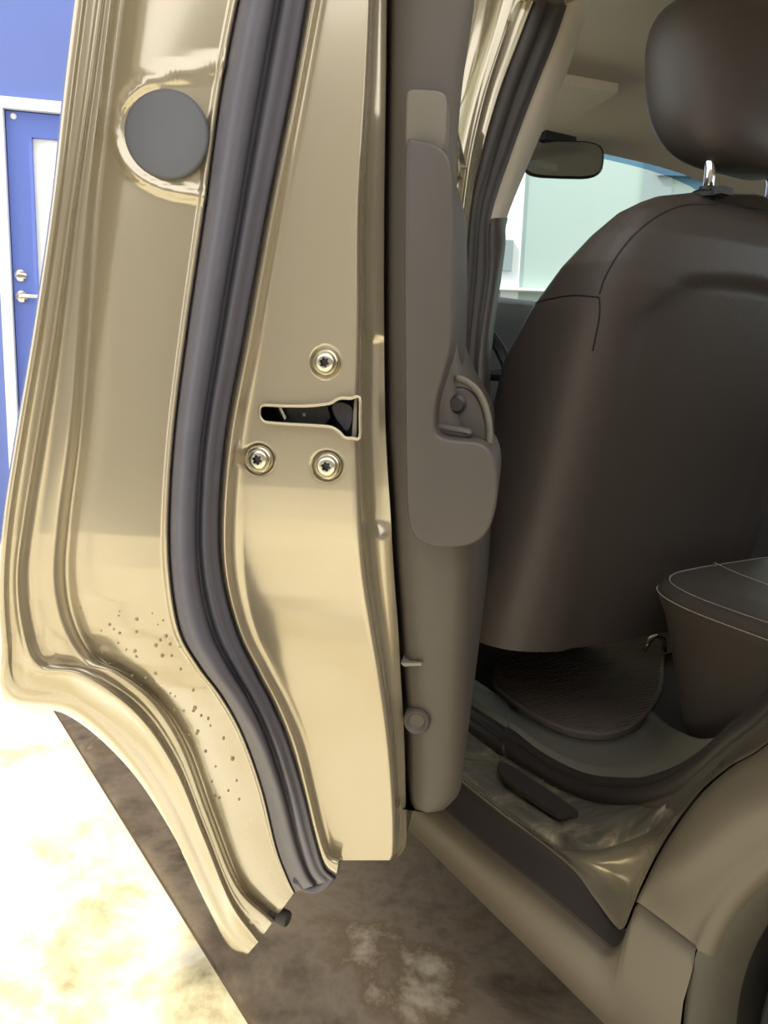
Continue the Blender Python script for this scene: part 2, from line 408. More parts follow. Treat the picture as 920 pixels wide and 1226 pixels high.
cs('B', 'C', [(0, .005), (.1, .008), (.25, .013), (.5, .014), (.8, .014)])
cs('C', 'D', [(0, .017), (.035, .022), (.07, .025)] + [(.1 + .82 * k / 42, lerp(.0255, .029, k / 42) - .003 * math.sin(math.pi * k / 42)) for k in range(43)] + [(.94, .026), (.965, .0245), (.985, .027)])
cs('D', 'E', [(0, .033), (.1, .046), (.5, .05), (.9, .05)], -1)
cs('E', 'F', [(0, .046), (.25, .039), (.5, .036), (.8, .037)], 1)
cs('F', 'G', [(0, .041), (.03, .044), (.07, .046)] + [(.1 + .84 * k / 48, .0465) for k in range(49)] + [(.96, .0470), (.985, .049)], 1)
cs('G', 'I', [(0, .053), (.12, .060), (.3, .066), (.6, .068), (.85, .070)], 1)
cols.append(('I', 'I', 0, .072, 1))
per = [10, 14, 26, 30, 40, 56, 34, 16, 14, 14, 12, 12, 12, 12, 10]
ts = []
for i, n in enumerate(per): ts += [i + k / n for k in range(n)]
ts.append(15.0)
RIDGE = smooth_curve([Vector((x, y)) for x, y in [(284, 76), (262, 80), (230, 85), (200, 92), (168, 104), (147, 124), (139, 150), (141, 176), (153, 198), (171, 214), (196, 226), (225, 232), (258, 238)]], 6)
LATCH = [(311, 490), (313, 486), (318, 485), (340, 486), (370, 486), (395, 483), (402, 479), (409, 476.5), (420, 477), (431, 476), (431.5, 500), (431, 524), (422, 524.5), (413, 524), (407, 518), (398, 512), (385, 510), (350, 508), (322, 506), (315, 504), (311, 498)]
def inpoly(x, y, P):
    c = False; j = len(P) - 1
    for i in range(len(P)):
        if (P[i][1] > y) != (P[j][1] > y) and x < (P[j][0] - P[i][0]) * (y - P[i][1]) / (P[j][1] - P[i][1]) + P[i][0]: c = not c
        j = i
    return c
BOLTS = [(390, 434, 15.5), (310, 550, 15.5), (392, 558, 15.5)]
def wsel(w, f): return max(0, min(1, f)) if w == -1 else w
pix = []; rows = []
CR = {k: [cr(r, t) for t in ts] for k, r in RAILS.items()}
for i, t in enumerate(ts):
    pr = []; vr = []
    for (r, s, f, o, w) in cols:
        q = CR[r][i].lerp(CR[s][i], f); off = o
        if r == 'A': off += .016 * (1 - f) * sstep(t, 8.6, 10.2)
        if r == 'C' and 30 < q.y < 270:
            d2 = min((q - e).length for e in RIDGE); off -= .0035 * math.exp(-(d2 / 5.5) ** 2)
        if r == 'F':
            for bx, by, br in BOLTS:
                dd = math.hypot(q.x - bx, q.y - by); off += .0022 * (1 - sstep(dd, br + 0.5, br + 4.0))
        if r == 'G': off += .005 * sstep(q.y, 392, 412) * (1 - sstep(q.y, 622, 648)) * math.sin(math.pi * f)
        pr.append(q); vr.append(D(q.x, q.y, off, wsel(w, f)))
    pix.append(pr); rows.append(vr)
nc = len(cols)
SHV, _ = grid(rows); SHF = []
for i in range(len(rows) - 1):
    for j in range(nc - 1):
        c = (pix[i][j] + pix[i + 1][j + 1]) / 2
        if 300 < c.x < 435 and 470 < c.y < 530 and inpoly(c.x, c.y, LATCH): continue
        SHF.append((i * nc + j, i * nc + j + 1, (i + 1) * nc + j + 1, (i + 1) * nc + j))
# close the shell: outer skin, inner panel, underside run forward to the hinge
def fwd(p, u, dv=0.0):
    q = todoor(p); return door(u, q[1] + dv, q[2])
mb = MB(); mb.v = SHV; mb.f = SHF
UU = [.6, .35, .0]
outer = [[r[0]] + [fwd(r[0], min(u, todoor(r[0])[0] - .02), -.02 * math.sin(math.pi * (1 - u / .87))) for u in UU] for r in rows]
mb.grid(outer)
inner = [[r[-1]] + [fwd(r[-1], u * .8, -.035) for u in UU] for r in rows]
mb.grid(inner)
last = [[p] + [fwd(p, u * .75) for u in UU] for p in rows[-1]]
mb.grid(last)
DOOR = mb.build('rear_door', 'paint', CAR, recalc=False, label='open gold rear left door seen from its latch edge')

def strip(name, r, s, prof, mt, parent, w=-1, t0=0, **k):
    rr = []
    for i, t in enumerate(ts):
        if t < t0: continue
        rr.append([D(*(CR[r][i].lerp(CR[s][i], f)), o, wsel(w, f)) for f, o in prof])
    v, f = grid(rr); return obj(name, v, f, mt, parent, **k)
strip('weatherstrip', 'D', 'E', [(-.03, .040), (.0, .028), (.06, .017), (.16, .009), (.28, .006), (.4, .009), (.48, .016), (.53, .026), (.57, .030), (.61, .025), (.66, .021), (.73, .021), (.80, .027), (.85, .032), (.9, .034), (.96, .036), (1.02, .047)], 'seal', DOOR, label='dark grey rubber door seal')
# rubber plug in the round hole
pl = MB(); n = 48; rings = []
for rr, oo in [(1.0, .0262), (.97, .0235), (.9, .0228), (.5, .0226), (.02, .0225)]:
    ring = []
    for k in range(n):
        a = 2 * math.pi * k / n; x, y = 51 * math.cos(a) * rr, 56 * math.sin(a) * rr; c, s_ = math.cos(-.35), math.sin(-.35)
        ring.append(D(199.5 + x * c - y * s_, 160.5 + x * s_ + y * c, oo))
    rings.append(ring + [ring[0]])
pl.grid(rings); pl.add(rings[-1][:-1], [tuple(range(n))]); pl.build('rubber_plug', 'plug', DOOR, label='round grey rubber plug')
# latch
lp = [Vector(p) for p in LATCH]
rim = [D(p.x, p.y, .0465) for p in smooth_curve(lp, 3, True)]
MB().tube(rim, .0011, 8, closed=True).build('latch_rim', 'paint', DOOR)
wall = [[D(p.x, p.y, o) for p in lp + lp[:1]] for o in (.0465, .060, .085)]
pk = MB().grid(wall); pk.add([D(p.x, p.y, .085) for p in lp], [tuple(range(len(lp)))])
pk.build('latch_housing', 'dark_metal', DOOR, label='dark latch slot')
def plate(name, P, o0, o1, mt, parent=DOOR, **k):
    P = [Vector(p) for p in P]; A = [D(p.x, p.y, o0) for p in P]; B_ = [D(p.x, p.y, o1) for p in P]
    n = len(P); mbx = MB(); mbx.add(A + B_, [tuple(range(n))] + [(i, (i + 1) % n, n + (i + 1) % n, n + i) for i in range(n)])
    return mbx.build(name, mt, parent, smooth=False, **k)
plate('latch_plate', [(330, 487), (392, 487), (396, 500), (388, 509), (342, 507)], .062, .07, 'black_plastic')
plate('latch_claw', [(333, 486), (336, 486), (343, 500), (341, 503)], .058, .062, 'steel')
plate('latch_fork', smooth_curve([Vector(p) for p in [(398, 486), (410, 482), (421, 488), (422, 502), (416, 516), (408, 508), (402, 500)]], 3, True), .058, .066, 'dark_metal')
plate('latch_spring', [(424.5, 477), (428, 477), (427, 524), (421.5, 524)], .052, .058, 'trim_light')
bc = D(364.5, 496.5, .0615); MB().lathe(bc, -dU * -1, [(0.0012, -.0005), (0.0011, .0006), (0.0006, .001)], 10).build('latch_pin', 'stitch', DOOR)
for bx, by, br in BOLTS:
    c = D(bx, by, .0490); ax = dU
    pxm = (D(bx + 10, by, .0490) - c).length / 10; R_ = br * pxm
    tl = random.uniform(0, 1)
    bm_ = MB().lathe(c, ax, [(R_ * 1.04, -.003), (R_ * 1.04, .0004), (R_ * .98, .0018), (R_ * .90, .0022), (R_ * .82, .0016), (R_ * .76, .0012), (R_ * .73, .0026), (R_ * .64, .0032), (R_ * .42, .0034)], 28, capend=False)
    bo = bm_.build('latch_bolt', 'steel', DOOR, label='recessed star-socket bolt')
    st = MB(); x = ax.orthogonal().normalized(); y = ax.cross(x); ro = []; ri = []
    for k in range(24):
        a = 2 * math.pi * k / 24; r1 = R_ * (.33 + .07 * math.cos(6 * a))
        ro.append(c + ax * .0034 + (x * math.cos(a) + y * math.sin(a)) * r1); ri.append(c + ax * .0008 + (x * math.cos(a) + y * math.sin(a)) * r1 * .9)
    out_ = [c + ax * .0034 + (x * math.cos(2 * math.pi * k / 24) + y * math.sin(2 * math.pi * k / 24)) * R_ * .42 for k in range(24)]
    bm2 = MB().grid([out_ + out_[:1], ro + ro[:1]]); bm2.build('socket_face', 'steel', bo, smooth=False)
    st.grid([ro + ro[:1], ri + ri[:1]]); st.add(ri, [tuple(range(24))])
    st.build('star_socket', 'dark_metal', bo, smooth=False)
# bump stop at the lower corner
c = D(322, 1090, .03); ax = (dV * .95 + ZV * -.12 + dU * .25).normalized()
MB().lathe(c - ax * .02, ax, [(.020, 0), (.019, .008), (.016, .016), (.011, .020)], 20).build('stop_bracket', 'paint', DOOR)
MB().lathe(c - ax * .004, ax, [(.0085, 0), (.0085, .012), (.0075, .014), (.0085, .016), (.0085, .026), (.007, .028)], 18).build('bump_stop', 'rubber', DOOR, label='black rubber bump stop')
# water droplets on the lower face
wdm = MB()
for k in range(80):
    for _ in range(40):
        x, y = random.uniform(85, 300), random.uniform(728, 960)
        tt = (y - 728) / 232
        if 92 + tt * 120 < x < 205 + tt * 95: break
    i_ = min(range(len(ts)), key=lambda i: abs(CR['C'][i].lerp(CR['D'][i], .5).y - y) + abs(CR['C'][i].lerp(CR['D'][i], .5).x - x) * .2)
    fx = max(0, min(1, ((x - CR['C'][i_].x) / max(1, CR['D'][i_].x - CR['C'][i_].x) - .1) / .82)); o_ = lerp(.0255, .029, fx) - .003 * math.sin(math.pi * fx) - .0002; c = D(x, y, o_); pxm = (D(x + 4, y, o_) - c).length / 4; r = random.choice([0.9, 1.1, 1.3, 1.6, 2.0]) * pxm
    nn = (D(x + 3, y, o_) - c).cross(D(x, y + 3, o_) - c).normalized()
    if nn.dot(cO - c) < 0: nn = -nn
    wdm.lathe(c - nn * .0006, nn, [(r, 0), (r * .95, r * .45 + .0006), (r * .7, r * .75 + .0006), (r * .3, r * .92 + .0006)], 8)
wdm.build('water_droplets', 'water', DOOR, kind='stuff', label='water droplets on the painted door edge')

# seal curl at the bottom and the window frame above the belt line
MB().tube([D(x, y, .036, .5) for x, y in smooth_curve([Vector(p) for p in [(356, 1052), (364, 1060), (376, 1063), (389, 1058), (398, 1046)]], 5)], .0045, 10).build('seal_curl', 'seal', DOOR)
tl, tr = rows[0][0], rows[0][-1]; pa, pb = todoor(tl), todoor(tr)
wfm = MB()
def bar(p, q, w_, h_):
    d = (q - p); x = dV; y = d.cross(x).normalized(); wfm.box(p - x * w_ / 2 - y * h_ / 2, d, x * w_, y * h_)
vm = (pa[1] + pb[1]) / 2
fp = [door(.80, vm + .01, pa[2] - .03), door(.70, vm + .07, 1.45), door(.56, vm + .085, 1.53), door(.02, vm + .085, 1.545), door(.02, vm + .0, 1.02)]
wfm.tube(smooth_curve(fp[:4], 6) , .022, 10); wfm.tube([fp[3], fp[4]], .022, 10)
WFR = wfm.build('window_frame', 'paint', DOOR)
gq = MB(); gq.add([door(.78, vm + .0, 1.02), door(.70, vm + .07, 1.44), door(.56, vm + .085, 1.52), door(.02, vm + .085, 1.535), door(.02, vm, 1.02)], [(0, 1, 2, 3, 4)]); gq.build('door_window', 'window_glass', DOOR, smooth=False)
gb = MB().grid([[p, p.lerp(door(.02, todoor(p)[1], p.z), 1)] for p in rows[0]]); gb.build('belt_cap', 'paint', DOOR)

# ---- door trim ------------------------------------------------------
UT = .80
ct = [(572, -230, .11), (570, -60, .10), (566, 0, .10), (552, 95, .10), (546, 176, .07), (546, 257, .05), (545, 330, .04), (546, 430, .02), (556, 520, 0), (562, 590, 0), (562, 660, 0), (558, 798, 0), (553, 930, 0), (548, 960, .0), (535, 974, 0)]
def I_t(y):
    for k in range(15):
        if R_I[k][1] <= y <= R_I[k + 1][1]: return k + (y - R_I[k][1]) / (R_I[k + 1][1] - R_I[k][1])
    return 15
def trim_u(y):
    t = I_t(y); q = cr(R_I, t); return todoor(D(q.x, q.y, .072, 1))[0] + .006
cq = [cr([Vector(c) for c in ct], i / 6) for i in range((len(ct) - 1) * 6 + 1)]
rows_t = []
for q in cq:
    lx = cr(R_I, I_t(q.y)).x
    u0 = trim_u(q.y); p = todoor(onu(q.x, q.y, u0)); row = []
    le = todoor(onu(lx + 1.5, q.y, u0)); vl = le[1]
    row += [door(u0 - .04, vl - .01, p[2]), door(u0 - .02, vl - .002, p[2]), door(u0 - .006, vl + .002, p[2]), door(u0, vl + .006, p[2]), door(u0 + .002, lerp(vl, p[1], .5), p[2]), door(u0, p[1] - .010, p[2]), door(u0 - .004, p[1] - .003, p[2]), door(u0 - .012, p[1], p[2])]
    for u in (u0 - .1, u0 - .2, u0 * .5, .1):
        k = (u0 - u) / .7; row.append(door(u, p[1] - q.z * k, p[2]))
    rows_t.append(row)
tb = MB().grid(rows_t)
bot = rows_t[-1]; tb.grid([bot, [door(todoor(p)[0] - .002, .16, p.z) for p in bot]])
TRIM = tb.build('trim_panel', 'trim', DOOR, label='grey plastic inner door panel')
def resample(P, step):
    P = P + P[:1]; L = [0]
    for i in range(1, len(P)): L.append(L[-1] + (P[i] - P[i - 1]).length)
    n = max(8, int(L[-1] / step)); out_ = []; j = 1
    for k in range(n):
        t = L[-1] * k / n
        while L[j] < t: j += 1
        out_.append(P[j - 1].lerp(P[j], (t - L[j - 1]) / max(1e-9, L[j] - L[j - 1])))
    return out_
def uprism(name, P, u0, depth, mt, per_=1, inset=.004, parent=DOOR, closed_smooth=True, **k):
    P = [Vector(p) for p in P]
    if per_ > 1:
        P = resample(smooth_curve(P, per_, True), 1.6)
        for _ in range(24): P = [(P[i - 1] + P[i] * 2 + P[(i + 1) % len(P)]) / 4 for i in range(len(P))]
    poly = [onu(p.x, p.y, u0) for p in P]
    ar = sum(P[i].x * P[(i + 1) % len(P)].y - P[(i + 1) % len(P)].x * P[i].y for i in range(len(P)))
    mbx = MB(); mbx.sgn = 1 if ar < 0 else -1
    mbx.prism(poly, -dU * depth, inset)
    return mbx.build(name, mt, parent, **k)
ARM = [(486, 169), (500, 167), (518, 170), (532, 180), (541, 200), (543, 260), (543, 340), (541, 410), (533, 445), (523, 480), (521, 505), (524, 522), (548, 527), (575, 530), (589, 542), (596, 565), (596, 595), (590, 625), (578, 645), (555, 655), (525, 656), (504, 650), (493, 638), (488, 615), (486, 560), (485, 460), (484, 360), (484, 260)]
uprism('armrest', ARM, .832, .13, 'trim_dark', 4, .0022, label='dark padded armrest with grab handle')
uprism('handle_insert', [(487, 108), (492, 106), (515, 107), (530, 109), (535, 114), (535, 140), (530, 182), (500, 185), (486, 180), (486, 140)], .822, .05, 'trim_inlay', 2, .0015, label='paler handle inlay')
sw = [onu(x, y, .80) for x, y in [(546, 452), (560, 458), (573, 470), (582, 490), (586, 512), (586, 532)]]
MB().tube(smooth_curve(sw, 5), .0022, 10).build('switch_bezel', 'trim_inlay', DOOR)
uprism('switch_recess', [(536, 468), (550, 462), (566, 468), (577, 484), (583, 505), (584, 530), (520, 530), (522, 492)], .800, .03, 'trim_dark', 2, .002)
uprism('window_switch', [(519, 506), (540, 509), (566, 515), (567, 520), (561, 527), (540, 525), (518, 520)], .812, .04, 'trim', 2, .003, label='window switch lever')
c = onu(547, 484, .800); MB().lathe(c, dU, [(.006, -.008), (.006, .002), (.004, .004)], 14).build('lock_switch', 'black_plastic', DOOR)
c = onu(500, 861, trim_u(861)); MB().lathe(c, dU, [(.0095, -.01), (.0095, .004), (.008, .006), (.0066, .005), (.005, .003), (.002, .0028)], 20).build('screw_cap', 'trim', DOOR)
c = onu(509, 0, .800); MB().lathe(c, dU, [(.0155, -.03), (.0155, .001), (.013, .003), (.0105, .001), (.0075, .001), (.006, .003), (.003, .0035)], 26).build('speaker_knob', 'trim', DOOR)
uprism('trim_clip', [(480, 794), (505, 794), (505, 797), (484, 798)], trim_u(796) + .004, .03, 'trim_light', 1, 0)

# ---- sill and door opening of the body -------------------------------
def rail(lst, per_=8):
    pts = [car(*p[1:]) if p[0] == 'c' else onb(*p) for p in lst]
    return smooth_curve(pts, per_)
O_ = [('c', .62, .04, .335), (560, 942, .04), (612, 982, .041), (652, 1012, .043), (688, 1043, .044), (714, 1078, .038), (734, 1105, .028), (746, 1112, .018), (757, 1088, .006), (770, 1056, 0), (795, 1008, 0), (834, 953, 0), (873, 918, 0), (925, 884, 0), ('c', -.87, .0, .76), ('c', -.93, .02, .95)]
M_ = [('c', .62, .055, .338), (560, 934, .053), (607, 971, .055), (654, 1005, .06), (679, 1018, .068), (716, 1020, .078), (740, 1013, .082), (758, 1006, .082), (775, 998, .08), (791, 987, .075), (815, 964, .07), (846, 929, .065), (880, 897, .06), (925, 862, .06), ('c', -.835, .06, .76), ('c', -.90, .08, .95)]
N_ = [('c', .62, .19, .335), (576, 886, .19), (600, 903, .19), (638, 926, .19), (665, 942, .19), (689, 953, .187), (713, 960, .183), (736, 963, .178), (757, 963, .172), (778, 960, .165), (810, 946, .15), (840, 922, .14), (873, 892, .14), (925, 848, .14), ('c', -.79, .14, .76), ('c', -.86, .16, .95)]
S_ = [('c', .62, .215, .345), (580, 853, .222), (611, 871, .222), (640, 893, .222), (665, 909, .222), (692, 922, .222), (715, 929, .222), (736, 931, .22), (757, 932, .215), (778, 931, .21), (814, 920, .20), (845, 900, .185), (873, 873, .18), (925, 822, .18), ('c', -.74, .18, .76), ('c', -.81, .20, .95)]
rO, rM, rN, rS = rail(O_), rail(M_), rail(N_), rail(S_)
rr = []
cavg = car(-.1, .3, .6)
for i in range(len(rO)):
    p, q, s_ = rO[i], rM[i], rN[i]
    mid = p.lerp(q, .5)
    t = i / 8
    dip = .012 * sstep(t, 3.5, 5.5) * (1 - sstep(t, 8, 10))   # the pocket in the lower corner
    rr.append([p + inn * .0, p.lerp(q, .08) + ZV * .002, p.lerp(q, .3) + inn * dip - ZV * dip * .3, p.lerp(q, .6) + inn * dip, p.lerp(q, .72) + inn * dip * .2, p.lerp(q, .85) + ZV * .0015, q, q.lerp(s_, .15) - ZV * .003, q.lerp(s_, .5) - ZV * .004, s_])
v, f = grid(rr); SILL = obj('body_side', v, f, 'paint', CAR, label='gold painted door sill and opening edge')
# scuffed sill plate
rows_p = []
for i in range(int(8 * 9.6) + 1):
    q, s_ = rM[i], rN[i]; t = i / 8; k = 1 - .55 * sstep(t, 7.2, 9.6)
    a0, a1 = lerp(.5, .04, sstep(9.6 - t, 0, 1.6)), lerp(.52, .97, sstep(9.6 - t, 0, 1.6))
    up = Vector((0, 0, 1)) * .002
    rows_p.append([q.lerp(s_, a0) - ZV * .004, q.lerp(s_, a0 + .01) + up * .5] + [q.lerp(s_, lerp(a0, a1, x)) + up * (1 + .8 * math.sin(x * math.pi)) for x in (.1, .3, .5, .7, .9)] + [q.lerp(s_, a1 - .01) + up * .5, q.lerp(s_, a1) - ZV * .004])
v, f = grid(rows_p); SP = obj('sill_plate', v, f, 'scuffed', SILL, label='scuffed dark sill plate')
# black worn recess in the plate
cc = [onz(x, y, .3395) for x, y in [(596, 916), (606, 914), (640, 935), (690, 970), (682, 974), (668, 975), (640, 958), (606, 934)]]
cc = smooth_curve(cc, 4, True); n = len(cc); mbx = MB(); mbx.add([p + ZV * .001 for p in cc] + [p - ZV * .006 for p in cc], [tuple(range(n))] + [(i, (i + 1) % n, n + (i + 1) % n, n + i) for i in range(n)])
mbx.build('scuff_strip', 'rubber', SILL, smooth=False)
# rubber seal round the opening, plus the kick trim inboard of it
rows_s = []
for i in range(len(rN)):
    p, q = rN[i], rS[i]; d = (q - p); nrm = Vector((0, 0, 1)) if i < 40 else (ZV * .7 - inn * .5 + fw * .4).normalized()
    nrm = (ZV * .75 - inn * .55).normalized()
    L = d.length
    rows_s.append([p + d * x + nrm * (h_ * L) for x, h_ in [(0, -.08), (.0, .06), (.1, .2), (.25, .28), (.42, .22), (.5, .1), (.56, .14), (.66, .24), (.8, .22), (.93, .1), (1.02, -.1)]])
v, f = grid(rows_s); obj('sill_seal', v, f, 'rubber', SILL, label='black rubber seal along the door opening')
rT = [car(.62, .36, .312)] + [onz(x, y, .312) for x, y in [(585, 822), (612, 843), (638, 859), (660, 870), (680, 878), (700, 882), (716, 883), (734, 882), (750, 878), (768, 868), (783, 850)]]
rT = smooth_curve(rT + [car(-.52, .30, .38), car(-.6, .28, .46), car(-.7, .26, .75), car(-.78, .26, .95)], 8)
rows_k = []
for i in range(len(rS)):
    p, q = rS[i], rT[i]
    rows_k.append([p - ZV * .004 + (q - p) * .0, p.lerp(q, .12) + ZV * .004, p.lerp(q, .25) + ZV * .001, p.lerp(q, .5) - ZV * .004, p.lerp(q, .8) - ZV * .006, q - ZV * .004, q - ZV * .02])
v, f = grid(rows_k); obj('kick_trim', v, f, 'kick_trim', CAR, label='scratched plastic kick trim beside the floor mat')

# black step strip and rocker
def px0(lst): return smooth_curve([car(*p[1:]) if p[0] == 'c' else onb(*p) for p in lst], 8)
RQ = 1; R1 = px0([('c', .62, 0, .306), ('c', .2, 0, .306), ('c', -.15, 0, .306), (560, 996, 0), (600, 1029, 0), (638, 1059, 0), (668, 1085, 0), (697, 1110, 0), (716, 1127, 0), (727, 1134, 0), (738, 1131, 0), (748, 1117, 0)])
O2 = smooth_curve([car(*p[1:]) if p[0] == 'c' else onb(*p) for p in [('c', .62, .04, .333), ('c', .2, .04, .333), ('c', -.15, .04, .333), (560, 944, .04), (600, 975, .04), (640, 1003, .041), (672, 1029, .042), (694, 1052, .042), (714, 1081, .037), (728, 1101, .03), (739, 1112, .02), (748, 1114, .01)]], 8)
rows_b = []
for p, q in zip(O2, R1):
    m_ = p.lerp(q, .5)
    rows_b.append([p + inn * .004, p.lerp(q, .25) + inn * .014 - ZV * .0, m_ + inn * .018, p.lerp(q, .8) + inn * .014, q + inn * .006 - ZV * .002])
v, f = grid(rows_b); obj('step_strip', v, f, 'rubber', SILL, label='black strip between sill and rocker')
RB_z = .226; WA, WZ, WR = -1.08, .33, .335
bot_r = []; top_r = []
topx = R1 + smooth_curve([onb(748, 1117, 0), onb(752, 1104, 0), onb(757, 1092, 0), onb(763, 1079, 0), onb(775, 1087, 0), onb(795, 1102, 0), onb(815, 1117, 0), onb(834, 1131, 0)], 8)[1:]
rows_rk = []
for i, p in enumerate(topx):
    a, b_, z = tocar(p); k = i / (len(topx) - 1)
    a2 = a if i < 50 else a
    wk = sstep(k, .78, 1); aend = lambda zz: WA + math.sqrt(max(0, WR * WR - (zz - WZ) ** 2)) - .001
    ab = lerp(a, aend(RB_z), wk)
    rows_rk.append([car(a, .008, z - .001), car(a, .0, z - .006)] + [car(lerp(a, aend(lerp(z, RB_z, x)), wk), -.010 * math.sin(math.pi * min(1, x * .9)), lerp(z, RB_z, x)) for x in (.15, .35, .55, .75, .92)] + [car(ab, .008, RB_z - .008), car(ab, .06, RB_z - .02), car(ab, .25, RB_z - .02)])
v, f = grid(rows_rk); obj('rocker_panel', v, f, 'paint_shaded', CAR, label='tan rocker panel under the doors, paint darkened for shade')
MB().box(car(1.9, .06, .20), fw * -3.6, inn * 1.6, ZV * .02).build('underbody', 'rubber', CAR, smooth=False)
# rear quarter panel with the wheel arch
WA, WZ, WR = -1.08, .33, .335
left = smooth_curve([onb(762, 1078, .002), onb(771, 1056, 0), onb(796, 1008, 0), onb(835, 953, 0), onb(874, 918, 0), onb(925, 884, 0), car(-.875, .0, .76), car(-.935, .02, .95)], 8)
arch = []
for i in range(len(left)):
    k = i / (len(left) - 1); ang = math.radians(lerp(11.5, 125, k ** 1.15)); arch.append((WA + WR * math.cos(ang), WZ + WR * math.sin(ang)))
rows_q = []
for i, p in enumerate(left):
    a, b_, z = tocar(p); a1, z1 = arch[i]; row = [car(a, .006, z), car(a - .001, .001, z - .001)]
    for x in (.08, .2, .4, .6, .8, .93): row.append(car(lerp(a, a1, x), lerp(b_, 0, x) - .012 * math.sin(math.pi * x) * sstep(i, 0, 14), lerp(z, z1, x)))
    ca, cz = (a1 - WA) / WR, (z1 - WZ) / WR
    row += [car(a1, -.004, z1), car(WA + ca * (WR - .012), .004, WZ + cz * (WR - .012)), car(WA + ca * (WR - .016), .03, WZ + cz * (WR - .016))]
    rows_q.append(row)
v, f = grid(rows_q); QP = obj('quarter_panel', v, f, 'paint_shaded', CAR, label='tan rear quarter panel ahead of the wheel, paint darkened for shade')
# upper quarter and tail, aft of the opening (beside and behind the photographer)
rows_u = []
for i in range(13):
    k = i / 12; z = lerp(.68, 1.05, k)
    rows_u.append([car(lerp(-.80, -.96, k), .004 + .02 * k * k, z), car(-1.15, -.006 + .02 * k * k, z), car(-1.45, .0 + .02 * k * k, z), car(-1.75, .05 + .02 * k, z), car(-1.85, .25, z), car(-1.88, .8, z), car(-1.85, 1.45, z)])
v, f = grid(rows_u); obj('rear_fender', v, f, 'paint_shaded', CAR)
# liner and wheel
mbx = MB(); rl = []
for i in range(25):
    a = math.radians(lerp(-40, 200, i / 24)); rl.append([car(WA + (WR - .01) * math.cos(a), y, WZ + (WR - .01) * math.sin(a)) for y in (.02, .10, .28)])
mbx.grid(rl); mbx.add([rl[i][2] for i in range(25)] , [tuple(range(25))])
al = []
for i in range(40):
    t = math.radians(lerp(-38, 110, i / 39)); al.append([car(WA + r_ * math.cos(t), y, WZ + r_ * math.sin(t)) for r_, y in ((WR + .0015, -.0015), (WR - .004, -.001), (WR - .010, .003), (WR - .020, .014), (WR - .026, .04))])
MB().grid(al).build('arch_lip', mat('liner_lip', rgb(70, 66, 55), rough=0.6, nscale=30, nmix=0.1), CAR)
mbx.build('wheel_liner', mat('liner', rgb(70, 66, 58), rough=0.7, nscale=30, nmix=0.1), CAR, label='grey plastic wheel arch liner')
wc_ = car(WA, .05, .305)
ty = MB().lathe(wc_, inn, [(.205, .0), (.225, -.012), (.262, -.016), (.288, -.006), (.302, .018), (.304, .05), (.304, .15), (.300, .185), (.285, .205), (.22, .21)], 48, capend=False)
WH = ty.build('rear_wheel', 'tyre', CAR, label='rear left wheel in its arch')
rim_ = MB().lathe(wc_, inn, [(.207, .0), (.200, -.006), (.192, .004), (.186, .04), (.184, .18)], 40, capend=False); rim_.lathe(wc_, inn, [(.055, .0), (.05, -.004), (.03, .0), (.03, .05)], 24)
for k in range(5):
    a = 2 * math.pi * k / 5 + .3; e1 = fw * math.cos(a) + ZV * math.sin(a); e2 = e1.cross(inn)
    rim_.box(wc_ + e1 * .04 - e2 * .022 + inn * .006, e1 * .152, e2 * .044, inn * .025)
rim_.build('wheel_rim', 'alloy', WH)

# ---- B pillar ---------------------------------------------------------
def onp(x, y, b0, k=.28): n_ = (inn - ZV * k); return hit(x, y, n_, H0.dot(inn) + b0 - k * .95)
keysP = {  # image positions from above the frame down to the belt line
 0: [(650, -160), (600, -20), (578, 40), (560, 110), (548, 180), (540, 250), (535, 330), (533, 420), (530, 520)],
 1: [(672, -160), (616, -20), (598, 40), (576, 110), (560, 180), (550, 250), (543, 330), (538, 420), (536, 520)],
 2: [(690, -160), (632, -20), (610, 40), (586, 110), (568, 180), (556, 250), (549, 330), (543, 420), (541, 520)],
 3: [(704, -160), (647, -20), (624, 40), (598, 110), (578, 180), (563, 250), (555, 330), (549, 420), (546, 520)],
 4: [(742, -160), (688, -20), (668, 40), (640, 110), (614, 180), (588, 262), (586, 330), (574, 420), (570, 520)],
 5: [(768, -160), (714, -20), (698, 30), (676, 95), (640, 180), (606, 262), (602, 300), (586, 420), (584, 520)]}
for _k in keysP:
    (x0_, y0_), (x1_, y1_) = keysP[_k][:2]; keysP[_k][0] = (lerp(x1_, x0_, .3), lerp(y1_, y0_, .3))
def pr(k, b0, kk=.28): return smooth_curve([onp(x, y, b0, kk) for x, y in keysP[k]], 6)
p0, p1, p2, p3 = pr(0, .0), pr(1, .012), pr(2, .03), pr(3, .045)
rows_bp = []
for i in range(len(p0)):
    A, B_, C_, E_ = p0[i], p1[i], p2[i], p3[i]
    rows_bp.append([A + fw * .2 - inn * .01, A + fw * .05 - inn * .008, A, A.lerp(B_, .5) - inn * .003, A.lerp(B_, .9), B_ + inn * .012 + fw * .008, B_.lerp(C_, .1) + inn * .010, B_.lerp(C_, .35) - inn * .0, B_.lerp(C_, .7) + inn * .0, C_, C_.lerp(E_, .3) + inn * .008, C_.lerp(E_, .7) + inn * .002, E_, E_ + fw * .03 + inn * .02])
v, f = grid(rows_bp); BP = obj('b_pillar', v, f, 'paint', CAR, label='gold centre pillar of the car body')
q3, q4 = pr(3, .05), pr(4, .10)
rows_ps = []
for A, B_ in zip(q3, q4):
    d = B_ - A; nn = (-fw * .8 - inn * .3).normalized(); L = min(d.length, .06)
    rows_ps.append([A + d * x + nn * (h_ * L) for x, h_ in [(-.02, -.2), (.0, .1), (.1, .22), (.25, .26), (.4, .18), (.47, .06), (.53, .06), (.62, .16), (.78, .18), (.92, .08), (1.03, -.15)]])
